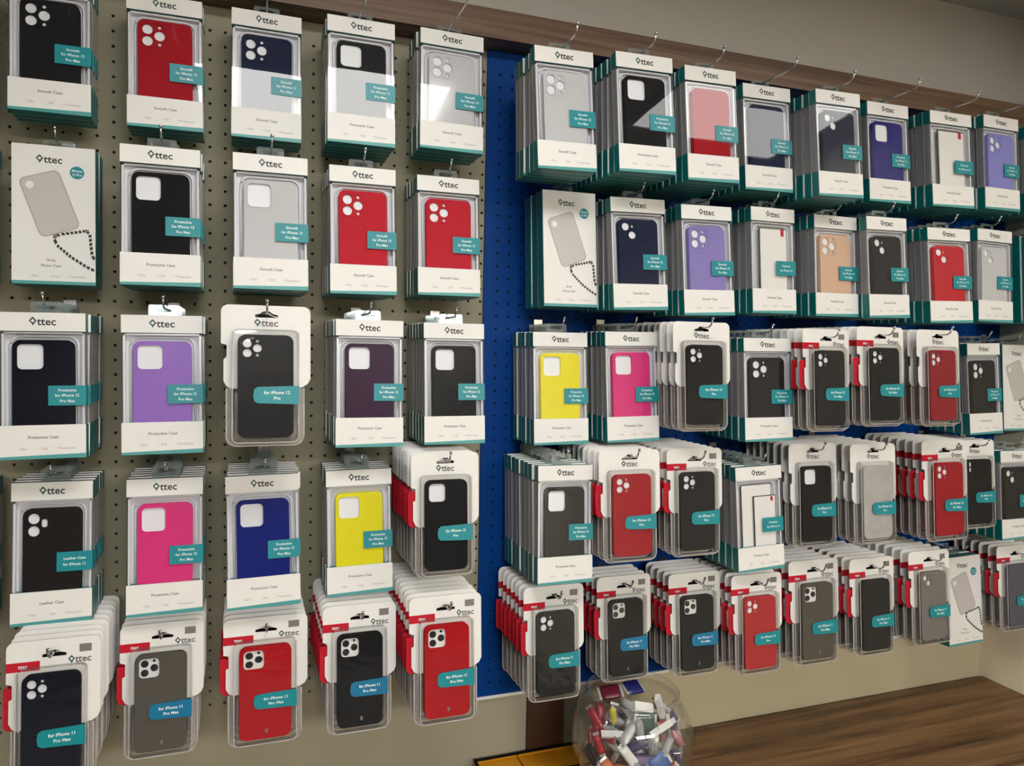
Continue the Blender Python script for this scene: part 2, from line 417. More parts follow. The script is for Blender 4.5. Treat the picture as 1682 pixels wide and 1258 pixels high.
def case_mesh(kind, x0, x1, z0, z1, y0, depth, r=.0105, hs=1.):
    ow, oz = x0 + .0062, z1 - .0062
    fr = plate('phone_case', [rrect(x0, x1, z0, z1, r, 6)] + shrunk(ringhole(kind, ow, oz), ow, oz, hs), y0 + .0012, .0012, .0008)
    rim = plate('phone_case', [rrect(x0 + .0003, x1 - .0003, z0 + .0003, z1 - .0003, r, 6), rrect(x0 + .0016, x1 - .0016, z0 + .0016, z1 - .0016, r - .001, 6)], y0 + .0015 + (depth - .0015) / 2, (depth - .0015) / 2)
    # raised lip round the camera island
    parts = [(fr, 0), (rim, 0)]
    if kind in ('sq', 'tri', 'sqs', 'duo', 'dual'):
        s = {'sq': (.0345, .0365), 'sqs': (.029, .030), 'tri': (.0350, .0365), 'duo': (.0305, .0325), 'dual': (.032, .0365)}[kind]
        s = (s[0] * hs, s[1] * hs); q = .0011
        parts.append((plate('phone_case', [rrect(ow - q, ow + s[0] + q, oz - s[1] - q, oz + q, .0075, 4), rrect(ow + (0 if kind[:2] == 'sq' else -.0002), ow + s[0] + .0002 * (kind[:2] != 'sq'), oz - s[1], oz, .0067, 4)], y0 - .0002, .0004), 0))
    return join('phone_case', parts)
CB = {k: case_mesh(k, -.0405, .0405, .016, ZH - .0125, .0025, .0105) for k in ('sq', 'tri', 'duo', 'dual')}
# screen protector pack: white card with a black-rimmed glass and a red corner flag
def protector(name, items):
    b = MB()
    for x0, x1, z0, z1, y in items:
        b.box(x0, x1, y, y + .0012, z0, z1, 1)
        b.box(x0 + .0035, x1 - .0018, y - .0004, y, z0, z1 - .0022, 0)
        b.box(x1 - .0165, x1 - .0085, y - .0007, y - .0004, z1 - .016, z1 - .0022, 2)
    return b.mesh(name)
ME['protector'] = protector('screen_protector', [(-.033, .040, .012, ZH - .012, .006)])
b = MB()
for x0, x1, z1, y, red in ((-.040, .036, ZH - .010, .0090, 0), (-.012, .043, ZH - .034, .0055, 1)):
    b.box(x0, x1, y, y + .0010, .012, z1, 1); b.box(x0 + .0028, x1 - .0016, y - .0004, y, .012, z1 - .0018, 0)
    if red: b.box(x1 - .0125, x1 - .0065, y - .0007, y - .0004, z1 - .012, z1 - .003, 2)
ME['protector2'] = b.mesh('screen_protector')

# strap box: closed white carton with teal sides and a printed picture
HS, TS = .213, .0300
b = MB()
b.box(-hw, hw, 0, .0010, 0, HS, 0, dict(back=None)); b.box(-hw, hw, .0010, TS - .001, 0, HS, 1, dict(front=None, back=None)); b.box(-hw, hw, TS - .001, TS - .0002, 0, HS, 0, dict(front=None))
b.add([(-hw, -.0002, 0), (hw, -.0002, 0), (hw, -.0002, .005), (-hw, -.0002, .005)], [(0, 1, 2, 3)], 2)
ME['carton'] = b.mesh('carton')
ME['slogo'] = logo('logo', -.006, HS - .022, .0135, -.0002)
ME['sticker'] = plate('round_sticker', [circ(.031, HS - .039, .0098, 24)], -.0003, .0002)
ME['stext'] = text_lines('sticker_text', [('iPhone', .031, HS - .0365), ('13 Pro', .031, HS - .0425)], .0052, -.0006, .00010)
ang = math.radians(19)
def pic(pts, cx, cz): return [(cx + x * math.cos(ang) - z * math.sin(ang), cz + x * math.sin(ang) + z * math.cos(ang)) for x, z in pts]
cc = (-.006, .124)
pc = plate('printed_case', [pic(rrect(-.0265, .0265, -.045, .045, .008, 5), *cc), pic(circ(-.016, .034, .0058, 12), *cc)], -.00025, .0001)
ME['pcase'] = pc
ME['pframe'] = plate('printed_case_edge', [pic(rrect(-.0285, .0285, -.047, .047, .009, 5), *cc), pic(rrect(-.0265, .0265, -.045, .045, .008, 5), *cc)], -.00025, .0001)
A = Vector((.0015, 0, .0745)); B = Vector((.044, 0, .0845))
def rope(pts, r=.0021):
    """twisted cord print: short dark dashes along a polyline"""
    b = MB(); acc = 0; step = .0050
    for p, q in zip(pts[:-1], pts[1:]):
        p, q = Vector(p), Vector(q); L = (q - p).length; n = max(1, int(L / step)); d = (q - p) / n; u = d.normalized(); nx = Vector((-u.z, 0, u.x))
        for i in range(n):
            a = p + d * i; c = a + d * .70
            vs = [a - nx * r + u * .0006, c - nx * r + u * .0006, c + nx * r - u * .0006, a + nx * r - u * .0006]
            b.add([(v.x, -.0005, v.z) for v in vs], [(0, 1, 2, 3)], 0)
    return b
rb = rope([A, (.010, 0, .0775), (.022, 0, .0800), B, (.0485, 0, .0790), (.0500, 0, .060), (.0515, 0, .046), (.0558, 0, .0385)])
r2 = rope([A, (.0005, 0, .0690), (.004, 0, .0600), (.024, 0, .0420), (.044, 0, .0285), (.0558, 0, .0225)])
rb.add(r2.v, r2.f, 0)
for q in (A, B): rb.box(q.x - .003, q.x + .003, -.0006, -.0001, q.z - .002, q.z + .002, 1)
# the cord print runs on round the right side of the carton
for (y0, z0, y1, z1) in ((.001, .0385, .012, .030), (.012, .030, .026, .024), (.001, .0225, .014, .0195), (.014, .0195, .027, .0215)):
    rb.add([(hw + .0003, y0, z0 - .0014), (hw + .0003, y1, z1 - .0014), (hw + .0003, y1, z1 + .0014), (hw + .0003, y0, z0 + .0014)], [(0, 1, 2, 3)], 0)
ME['cord'] = rb.mesh('printed_cord')
ME['scap'] = join('caption', [(text_lines('caption', [('Strap', -.004, .037), ('Phone Case', -.004, .0285)], .0056, -.0002, .00006), 0), (text_lines('caption', [('\u2022 Slim', -.027, .0125), ('\u2022 Strap', 0, .0125), ('\u2022 Protective', .030, .0125)], .0052, -.0002, .00003), 1)])
ME['stab'] = plate('hang_tab', [rrect(-.021, .021, HS - .006, HS + .0185, (0, .003, .003, 0), 3), rrect(-.012, .012, HS + .0075, HS + .0135, .0025, 3)], TS - .0008, .0004)

# blister pack: card with euro hole and side notch, clear shell, phone case
WB, HB = .1215, .208
wb = WB / 2
def euro(cz):
    return [(-.0155, cz - .0045), (.0155, cz - .0045), (.0155, cz - .0005), (.0085, cz + .0012), (.0042, cz + .0048), (-.0042, cz + .0048), (-.0085, cz + .0012), (-.0155, cz - .0005)]
def card_outline():
    p = []
    R_ = .010
    p += [(wb - R_ + R_ * math.cos(math.radians(a)), HB - R_ + R_ * math.sin(math.radians(a))) for a in range(0, 91, 15)]
    p += [(-wb + R_ + R_ * math.cos(math.radians(a)), HB - R_ + R_ * math.sin(math.radians(a))) for a in range(90, 181, 15)]
    p += [(-wb, HB - .057), (-wb + .0075, HB - .0595), (-wb + .0075, HB - .0785), (-wb + .0035, HB - .0805), (-wb + .0035, HB - .112)]
    p += [(-wb + .0075, HB - .120), (-wb + .0145, HB - .1245), (-.0445, HB - .126), (-.0445, HB - .1235), (.0445, HB - .1235), (.0445, HB - .1215), (wb - .012, HB - .1215), (wb - .004, HB - .1165), (wb, HB - .109)]
    return list(reversed(p))
ME['cardT'] = plate('backing_card', [card_outline(), euro(HB - .020)], .0004, .0004)
ME['cardP'] = plate('backing_card', [card_outline(), euro(HB - .0135)], .0004, .0004)
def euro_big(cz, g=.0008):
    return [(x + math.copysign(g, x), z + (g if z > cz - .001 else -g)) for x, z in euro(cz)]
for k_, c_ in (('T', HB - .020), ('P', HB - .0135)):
    ME['slot' + k_] = plate('slot_shade_liner', [euro_big(c_), euro(c_)], .0100, .0090)  # black tube added behind the euro hole to stand in for its deep shade
ME['red_tag'] = (lambda b: (b.box(-wb - .0004, -wb + .0425, -.0004, 0, HB - .0415, HB - .0285), b.mesh('red_tag'))[1])(MB())
ME['tag_text'] = text_lines('tag_text', [('ttec', -wb + .021, HB - .035)], .0075, -.0006, .0001)
ME['red_flap'] = plate('red_flap', [rrect(-wb - .0045, -wb + .012, HB - .1235, HB - .064, (0, .002, .002, .009), 5)], .0042, .0004)
ME['grey_label'] = (lambda b: (b.box(.0325, .0485, -.0004, 0, HB - .0215, HB - .0105), b.mesh('grey_label'))[1])(MB())
ME['logoT'] = logo('logo', .0335, HB - .0315, .0115, -.0004)
ME['logoP'] = logo('logo', 0, HB - .0265, .0125, -.0004)
def shell(name, x0, x1, z0, z1, y0, y1, r=.008):
    """thermoformed tray open at the back: rounded wall stepping out to a rim"""
    b = MB()
    rings = [(0, y1), (0, y0 + .0035), (.0006, y0 + .0015), (.0020, y0), ]
    loops = []
    for off, y in rings:
        loops.append([(x, y, z) for x, z in rrect(x0 + off, x1 - off, z0 + off, z1 - off, max(r - off, .002), 5)])
    n = len(loops[0]); vs = [v for l in loops for v in l]; fs = []
    for i in range(len(loops) - 1):
        for k in range(n):
            fs.append((i * n + k, i * n + (k + 1) % n, (i + 1) * n + (k + 1) % n, (i + 1) * n + k))
    fs.append(tuple(range((len(loops) - 1) * n, len(loops) * n)))
    b.add(vs, fs, 0)
    for q in range(n): b.m[q] = 1
    return b.mesh(name)
ME['shell'] = shell('blister_shell', -.0455, .0435, .0055, HB - .0365, -.0150, 0.0)
fl = plate('shell_flange', [rrect(-.0540, .0520, .0, .0850, (.014, 0, 0, .014), 6), rrect(-.0455, .0435, .0055, .0850 - .0001, (.008, 0, 0, .008), 5)], .0003, .0005)
b = MB()
def edge(x0, x1, z0, z1, r, y, t):
    o = rrect(x0, x1, z0, z1, (r, 0, 0, r), 6)
    right = [q for q in o[:7]]; left = [q for q in o[-7:]]
    b.tube([(x, y, z) for x, z in [(x0, z1)] + left + right + [(x1, z1)]], t, 6)
edge(-.0535, .0515, .0005, .0850, .014, -.0010, .0011)
edge(-.0455, .0435, .0055, HB - .040, .008, -.0142, .0008)
edge(-.0465, .0445, .0045, .0850, .009, -.0010, .0008)
rl = b.mesh('shell_flange')
ME['flange'] = join('shell_flange', [(fl, 0), (rl, 1)])
ME['binsert'] = (lambda b: (b.box(-.0355, .0335, -.0098, -.0090, .0160, HB - .049), b.mesh('insert_card'))[1])(MB())
ME['bumper'] = shell('shell_back', -.0440, .0420, .0070, .0820, .0010, .0060, .008)
CK = {k: case_mesh(k, -.0385, .0365, .0125, HB - .0445, -.0125, .0100, .0110, .76 if k in ('tri', 'duo') else 1.) for k in ('tri', 'sqs', 'duo', 'slim', 'none')}
ox, oz = -.0385 + .0062, HB - .0445 - .0062
CK['plate'] = case_mesh('sqs', -.0385, .0365, .0125, HB - .0445, -.0125, .0100, .0110)
ME['lensplate'] = plate('lens_plate', [rrect(ox - .002, ox + .031, oz - .032, oz + .002, .006, 4)], -.0092, .0003)
b = []
for c in ((ox + .008, oz - .0085, .0056), (ox + .008, oz - .0225, .0056), (ox + .0215, oz - .0155, .0056), (ox + .0215, oz - .0045, .0022)):
    b.append((plate('lens', [circ(c[0], c[1], c[2], 14)], -.0100, .0003), 0))
ME['lenses'] = join('lens_group', b)
ME['mark'] = plate('case_mark', [[(.0005, .030), (.0030, .0275), (.0018, .0225), (-.0004, .0225), (-.0018, .0270)]], -.0136, .00005)
bx0, bx1, bz0, bz1 = -.0180, .0440, HB - .1480, HB - .1195
ME['blabel'] = plate('size_label', [[(bx1, bz0 + .001), (bx1, bz1), (bx0 + .006, bz1 - .0018), (bx0 + .0012, bz1 - .0055), (bx0, (bz0 + bz1) / 2), (bx0 + .0012, bz0 + .0065), (bx0 + .006, bz0 + .0030)]], -.0156, .0003)
BT = {k: text_lines('label_text', [(s, .014, z) for s, z in zip(ln, ((bz0 + bz1) / 2 + .0040, (bz0 + bz1) / 2 - .0042))], .0064, -.0161, .00014)
      for k, ln in {'11': ('for iPhone 11', 'Pro Max'), '12': ('for iPhone 12', 'Pro'), '13': ('for iPhone 13', 'Pro Max')}.items()}

# ------------------------------------------------------------------ the packs
# code, kind, x, y, z of the foot, scale across, scale up, roll in degrees
PACKS = [
    ('c1', 'w', -0.2798, 1.305, 0.3381, 0.975, 1.0, -1.0),
    ('c2', 'w', -0.1219, 1.3129, 0.3346, 0.984, 1.004, -1.2),
    ('c3', 'w', 0.0307, 1.3086, 0.3336, 0.983, 1.004, 0.1),
    ('c4', 'w', 0.1805, 1.2678, 0.332, 0.999, 1.0, -0.1),
    ('c5', 'w', 0.3388, 1.2794, 0.3413, 1.021, 0.995, 1.1),
    ('d1', 'w', 0.5247, 1.1954, 0.3081, 0.99, 1.002, -3),
    ('d2', 'w', 0.6698, 1.1722, 0.3124, 1.014, 0.997, -3),
    ('d3', 'w', 0.8178, 1.1867, 0.3138, 0.993, 1.002, -3),
    ('d4', 'w', 0.9812, 1.2347, 0.3202, 1.019, 0.995, -2.1),
    ('d5', 'w', 1.1202, 1.1896, 0.3123, 0.991, 1.002, -3),
    ('d6', 'w', 1.2889, 1.2289, 0.3222, 1.007, 0.998, -1.9),
    ('d7', 'w', 1.4542, 1.2152, 0.3231, 1.082, 0.982, -2.4),
    ('d8', 'w', 1.6142, 1.224, 0.3311, 0.97, 1.007, 0.0),
    ('d9', 'w', 1.806, 1.245, 0.3436, 0.95, 0.98, 0),
    ('e1', 's', -0.2767, 1.3066, 0.0807, 0.998, 1.0, -1.1),
    ('e2', 'w', -0.1225, 1.2423, 0.0815, 0.993, 1.002, -0.8),
    ('e3', 'w', 0.0365, 1.2272, 0.0821, 1.0, 1.0, -0.7),
    ('e4', 'w', 0.1839, 1.2498, 0.0821, 0.98, 1.005, -0.9),
    ('e5', 'w', 0.3384, 1.278, 0.0877, 1.014, 0.997, -0.6),
    ('j1', 's', 0.5686, 1.2666, 0.0764, 0.959, 1.011, -1.0),
    ('j2', 'w', 0.6983, 1.2328, 0.0738, 1.026, 0.994, -3),
    ('j3', 'w', 0.8379, 1.215, 0.0676, 1.006, 0.998, -3),
    ('j4', 'w', 1.0074, 1.2376, 0.0778, 0.952, 1.013, -1.0),
    ('j5', 'w', 1.1679, 1.2381, 0.0769, 1.0, 1.0, -0.6),
    ('j6', 'w', 1.2817, 1.2101, 0.077, 0.973, 1.007, -2.8),
    ('j7', 'w', 1.4497, 1.2017, 0.0708, 1.104, 0.977, -3),
    ('j8', 'w', 1.6232, 1.2333, 0.0784, 0.972, 1.007, 1.4),
    ('j9', 's', 1.82, 1.245, 0.0834, 0.95, 0.98, 0),
    ('g1', 'w', -0.2774, 1.2348, -0.1764, 0.976, 1.006, -1.3),
    ('g2', 'w', -0.119, 1.2311, -0.1736, 1.008, 0.998, -1.3),
    ('g3', 'b', 0.0282, 1.1618, -0.1558, 1.052, 1.012, 0.0),
    ('g4', 'w', 0.1933, 1.2313, -0.1714, 0.999, 1.0, 0.4),
    ('g5', 'w', 0.3458, 1.2527, -0.173, 0.981, 1.005, -0.3),
    ('h1', 'w', -0.2772, 1.2691, -0.4325, 0.963, 1.01, 0.1),
    ('h2', 'w', -0.1196, 1.2557, -0.4302, 0.979, 1.006, -0.2),
    ('h3', 'w', 0.0281, 1.2325, -0.4257, 1.0, 1.0, -2.0),
    ('h4', 'w', 0.1843, 1.2584, -0.4274, 0.991, 1.002, -1.3),
    ('h5', 'b', 0.3198, 1.2047, -0.3923, 0.977, 1.008, 0.0),
    ('i1', 'b', -0.2586, 1.1846, -0.6414, 0.975, 1.009, 0.0),
    ('i2', 'b', -0.1247, 1.2587, -0.6575, 0.999, 1.002, 0.0),
    ('i3', 'b', 0.0312, 1.2391, -0.6534, 1.075, 0.984, 0.0),
    ('i4', 'b', 0.1788, 1.2113, -0.6427, 0.993, 1.004, 0.0),
    ('i5', 'b', 0.3131, 1.1618, -0.6236, 1.014, 1.002, 0.0),
    ('k1', 'w', 0.5602, 1.2753, -0.1826, 0.995, 1.001, -0.5),
    ('k2', 'w', 0.7011, 1.2527, -0.178, 0.998, 1.0, -1.9),
    ('k3', 'b', 0.8134, 1.191, -0.1525, 1.033, 0.994, 0.0),
    ('k4', 'w', 1.0008, 1.2319, -0.1815, 1.041, 0.99, -0.5),
    ('k5', 'b', 1.1164, 1.1984, -0.16, 0.975, 1.008, 0.0),
    ('k6', 'b', 1.2456, 1.1851, -0.1502, 1.027, 0.995, 0.0),
    ('k7', 'b', 1.4104, 1.1885, -0.1534, 1.003, 1.001, 0.0),
    ('k8', 'w', 1.6488, 1.2612, -0.1843, 0.942, 1.016, -2.8),
    ('k9', 's', 1.812, 1.3, -0.1833, 0.97, 1.0, 0),
    ('l1', 'w', 0.544, 1.208, -0.4267, 0.963, 1.01, 1.6),
    ('l2', 'b', 0.6696, 1.1961, -0.3927, 1.046, 0.991, 0.0),
    ('l3', 'b', 0.8211, 1.2124, -0.3975, 1.023, 0.996, 0.0),
    ('l4', 'w', 0.9902, 1.2266, -0.4451, 1.001, 1.0, -3),
    ('l5', 'b', 1.1276, 1.235, -0.4083, 1.028, 1.042, 0.0),
    ('l6', 'b', 1.2659, 1.21, -0.4048, 1.025, 1.021, 0.0),
    ('l7', 'b', 1.4848, 1.22, -0.4163, 1.12, 1.078, 0.0),
    ('l8', 'b', 1.6095, 1.2457, -0.4034, 1.033, 0.993, 0.0),
    ('l9', 'w', 1.7567, 1.249, -0.4401, 0.965, 1.009, 0),
    ('m1', 'b', 0.5375, 1.229, -0.6493, 0.989, 1.005, 0.0),
    ('m2', 'b', 0.7182, 1.293, -0.6647, 1.001, 1.001, 0.0),
    ('m3', 'b', 0.8695, 1.2706, -0.6641, 1.012, 0.999, 0.0),
    ('m4', 'b', 0.9958, 1.235, -0.6616, 1.028, 0.971, 0.0),
    ('m5', 'b', 1.1567, 1.25, -0.6697, 1.097, 1.071, 0.0),
    ('m6', 'b', 1.2919, 1.225, -0.6561, 1.022, 1.009, 0.0),
    ('m7', 'b', 1.4493, 1.2172, -0.6484, 0.996, 1.003, 0.0),
    ('m8', 's', 1.6587, 1.2934, -0.7043, 0.983, 1.005, -2.2),
    ('m9', 'b', 1.7838, 1.2609, -0.6696, 1.037, 0.992, 0.0),
]
# code: colour, openings, wording key, what singles it out
INFO = {
 'c1': ('charcoal', 'tri', '13', 'charcoal triple-lens case in the top left corner'),
 'c2': ('darkred', 'tri', '13', 'dark red case right of the top left charcoal case'),
 'c3': ('navy', 'tri', '13', 'navy triple-lens case under the pelmet on cream board'),
 'c4': ('darkgrey', 'sq', '12', 'dark grey square-cutout case with broad glare at the top'),
 'c5': ('clearcase', 'tri', '13', 'clear case at the top right of the cream board'),
 'e1': ('s', '', '', 'clear strap case printed on white at the left edge'),
 'e2': ('black', 'sq', '12', 'black square-cutout case below the dark red case'),
 'e3': ('clearcase', 'sq', '13', 'clear case below the navy triple-lens case'),
 'e4': ('red', 'tri', '13', 'red triple-lens case left of its red twin'),
 'e5': ('red', 'tri', '13', 'red triple-lens case nearest the bare blue strip'),
 'g1': ('midnight', 'sq', '12', 'midnight navy square-cutout case at the left edge'),
 'g2': ('purple', 'sq', '12', 'purple case on the cream board'),
 'g3': ('black', 'tri', '12P', 'black triple-lens case below the clear square-cutout one'),
 'g4': ('plum', 'sq', '12', 'plum purple case left of a black one'),
 'g5': ('black', 'sq', '12', 'black square-cutout case right of the plum case'),
 'h1': ('brown', 'dual', '11', 'brown-black dual-lens case at the left edge'),
 'h2': ('pink', 'sq', '12', 'pink case on the cream board'),
 'h3': ('royal', 'sq', '12', 'royal blue case on the cream board'),
 'h4': ('yellow', 'sq', '12', 'yellow case on the cream board'),
 'h5': ('black', 'sqs', '12P', 'black square-cutout case right of the cream board\'s yellow case'),
 'i1': ('navydark', 'tri', '11T', 'navy phone case in the bottom left corner'),
 'i2': ('olive', 'plate', '11T', 'olive grey case below the cream board\'s pink case'),
 'i3': ('brightred', 'plate', '11T', 'bright red case below the royal blue case'),
 'i4': ('black', 'plate', '11T', 'black case below the cream board\'s yellow case'),
 'i5': ('brightred', 'plate', '11T', 'bright red case beside the foot of the blue strip'),
 'd1': ('clearcase', 'tri', '13', 'clear case at the top left of the blue board'),
 'd2': ('charcoal', 'sq', '12', 'charcoal square-cutout case in the blue board\'s top row'),
 'd3': ('darkred', 'none', '13', 'red case under pale glare in the top row'),
 'd4': ('navy', 'none', '13', 'navy case half hidden by white glare'),
 'd5': ('slate', 'duo', '13', 'slate diagonal-lens case left of the indigo case'),
 'd6': ('indigo', 'sq', '12', 'indigo case in the top row'),
 'd7': ('protector', '', 'g', 'white screen protector in the top row'),
 'd8': ('lilac', 'tri', '13', 'lilac case at the top right of the picture'),
 'd9': ('darkred', 'sq', '13', 'dark red case cut by the right picture edge'),
 'j1': ('s', '', '', 'strap case print and teal sides beside the blue strip'),
 'j2': ('navy', 'duo', '13', 'navy diagonal-lens case left of the lavender case'),
 'j3': ('lavender', 'tri', '13', 'lavender case in the blue board\'s second row'),
 'j4': ('protector', '', 'g', 'white screen protector between lavender and beige cases'),
 'j5': ('beige', 'tri', '13', 'beige case in the second row'),
 'j6': ('graphite', 'duo', '13', 'dark grey diagonal-lens case right of the beige case'),
 'j7': ('red', 'duo', '13', 'red diagonal-lens case in the second row'),
 'j8': ('clearcase', 'duo', '13', 'clear case right of the red diagonal-lens case'),
 'j9': ('s', '', '', 'strap case print at the right edge, second row'),
 'k1': ('yellow', 'sq', '12', 'yellow case on the blue board'),
 'k2': ('pink', 'sq', '12', 'pink case on the blue board'),
 'k3': ('charcoal', 'tri', '12P', 'black triple-lens case right of the blue board\'s pink case'),
 'k4': ('graphite', 'tri', '12', 'graphite triple-lens case in the third row'),
 'k5': ('graphite', 'tri', '13T', 'dark grey case and red tag below the beige case'),
 'k6': ('charcoal', 'tri', '13T', 'black case and red tag left of the wine red case'),
 'k7': ('wine', 'tri', '12P', 'wine red case in the third row'),
 'k8': ('smoke', 'tri', '12', 'smoky black case left of the third row strap box'),
 'k9': ('s', '', '', 'strap case print at the right edge, third row'),
 'l1': ('black', 'sq', '12', 'black square-cutout case below the blue board\'s yellow case'),
 'l2': ('darkred', 'tri', '12P', 'dark red case below the blue board\'s pink case'),
 'l3': ('darkgrey', 'tri', '12T', 'dark grey case right of the fourth row dark red case'),
 'l4': ('protector2', '', 'g', 'two overlapping white screen protectors'),
 'l5': ('black', 'sqs', '12P', 'black square-cutout case right of the two screen protectors'),
 'l6': ('silver', 'none', '12P', 'silver clear case in the fourth row'),
 'l7': ('darkred', 'tri', '13T', 'red case and red tag right of the silver case'),
 'l8': ('black', 'slim', '12P', 'narrow black case half behind the fourth row red one'),
 'l9': ('smoke', 'duo', '12', 'dark grey case at the right edge, fourth row'),
 'm1': ('charcoal', 'tri', '11T', 'black case hanging lowest beside the blue strip'),
 'm2': ('charcoal', 'plate', '11T', 'black white-lens case right above the glass bowl'),
 'm3': ('darkgrey', 'plate', '11T', 'dark grey white-lens case left of the coral case'),
 'm4': ('coral', 'tri', '12T', 'coral red case in the bottom row'),
 'm5': ('olive', 'plate', '11T', 'olive grey case right of the coral red case'),
 'm6': ('smoke', 'none', '11T', 'smoky black case in the bottom row'),
 'm7': ('grey', 'duo', '11T', 'light grey case left of the bottom strap box'),
 'm8': ('s', '', '', 'strap case print above the right end of the counter'),
 'm9': ('steel', 'none', '11T', 'slate grey case in the bottom right corner')}
ORD = ['first', 'second', 'third', 'fourth', 'fifth', 'sixth', 'seventh', 'eighth', 'ninth', 'tenth', 'eleventh', 'twelfth', 'thirteenth']
KIND = {'w': ('phone_case_box', 'white window box', 'phone case box', T + .0016), 's': ('strap_case_box', 'closed white box', 'strap case box', TS + .0018), 'b': ('blister_pack', 'blister pack', 'blister pack', .0225)}

def window_box(root, col, holes, key, full):
    hd = obj('header', ME['header'], [M['white'], M['teal']], root)
    lp = obj('lower_panel', ME['lower'], [M['white'], M['teal'], M['strip']], root)
    obj('back_panel', ME['back'], M['white'], root)
    bare = col.startswith('protector')
    obj('insert_tray', ME['tray_open' if bare else 'tray'], [M['tray'], M['ridge']] + ([] if bare else [M['insert']]), root)
    obj('window_sleeve', ME['window'], [M['window'], M['side']], root)
    obj('hang_tab', ME['tab'], M['tab'], root)
    if col.startswith('protector'):
        obj('screen_protector', ME[col], [M['white'], M['ink'], M['red']], root)
    else:
        obj('phone_case', CB.get(holes, CBN), M[col], root)
    lb = obj('size_label', ME['label'], M['label'], root)
    if full:
        obj('logo', ME['logo'], [M['ink'], M['logo_teal']], hd)
        cap = {'13': 'Smooth Case', '12': 'Protective Case', '11': 'Leather Case', 'g': 'Premium Glass'}[key]
        obj('caption', CAP[cap], M['grey_ink'], lp); obj('icon_row', ME['icons'], M['pale_ink'], lp)
        obj('label_text', LT[key], M['print'], lb)
def strap_box(root, full):
    ca = obj('carton', ME['carton'], [M['white'], M['teal'], M['strip']], root)
    obj('hang_tab', ME['stab'], M['tab'], root)
    if full:
        obj('logo', ME['slogo'], [M['ink'], M['logo_teal']], ca)
        st = obj('round_sticker', ME['sticker'], M['label'], root); obj('sticker_text', ME['stext'], M['print'], st)
        obj('printed_case', ME['pcase'], M['grey_print'], ca); obj('printed_case_edge', ME['pframe'], M['pale_ink'], ca)
        obj('printed_cord', ME['cord'], [M['ink'], M['card_grey']], ca)
        obj('caption', ME['scap'], [M['grey_ink'], M['pale_ink']], ca)
def blister(root, col, holes, key, full):
    red = key.endswith('T')
    cd = obj('backing_card', ME['cardT' if red else 'cardP'], M['white'], root)
    pc = obj('phone_case', CK[holes], M[col], root)
    sh = obj('blister_shell', ME['shell'], [M['shell'], M['smoky']], root)
    obj('shell_flange', ME['flange'], [M['flange'], M['rimline']], root)
    obj('shell_back', ME['bumper'], [M['flange'], M['smoky']], root)
    if red or root['code'] in ('h5', 'l2'): obj('red_flap', ME['red_flap'], M['red'], root)
    if red: rt = obj('red_tag', ME['red_tag'], M['red'], root)
    if holes in ('tri', 'sqs', 'duo', 'slim'): obj('insert_card', ME['binsert'], M['insert'], root)
    if holes == 'plate' and full:
        lp = obj('lens_plate', ME['lensplate'], M['lens_white'], pc); obj('lens_group', ME['lenses'], M['lens'], pc)
    if full:
        obj('slot_shade_liner', ME['slotT' if red else 'slotP'], M['black'], root)
        if red:
            obj('grey_label', ME['grey_label'], M['card_grey'], root); obj('tag_text', ME['tag_text'], M['print'], rt)
        obj('logo', ME['logoT' if red else 'logoP'], [M['grey_ink'], M['logo_teal']], cd)
        if holes == 'plate': obj('case_mark', ME['mark'], M['card_grey'], pc)
        lb = obj('size_label', ME['blabel'], M['label_blue' if root['code'] in ('i2', 'i4', 'm2', 'm3') else 'label'], root)
        obj('label_text', BT[key[:2]], M['print'], lb)
CBN = case_mesh('none', -.0405, .0405, .016, ZH - .0125, .0025, .0105)

def hook(x, zt, yf, label, rise=.022):
    b = MB()
    r = empty('display_hook', (x, WY - .001, zt)); tag(r, label, 'display hook', 'hooks on the blue board' if x > .44 else 'hooks on the cream board')
    L = WY - yf
    pts = [(0, 0, 0), (0, -L + .024, 0), (0, -L + .012, .001), (0, -L + .005, rise * .35), (0, -L, rise)]
    b.tube(pts, .0017, 6); obj('wire', b.mesh('wire'), M['metal'], r)
    b = MB(); b.box(-.009, .009, -.0035 - (.006 if x > .44 else 0), -.0005 - (.006 if x > .44 else 0), -.014, .016); obj('base_plate', b.mesh('base_plate'), M['metal'], r)
    b = MB()
    n = 8; c = Vector(pts[-1])
    b.tube([c - Vector((0, .0002, 0)), c + Vector((0, -.0008, .0022)), c + Vector((0, -.0014, .0040))], .0026, 8); obj('tip', b.mesh('tip'), M['metal'], r)

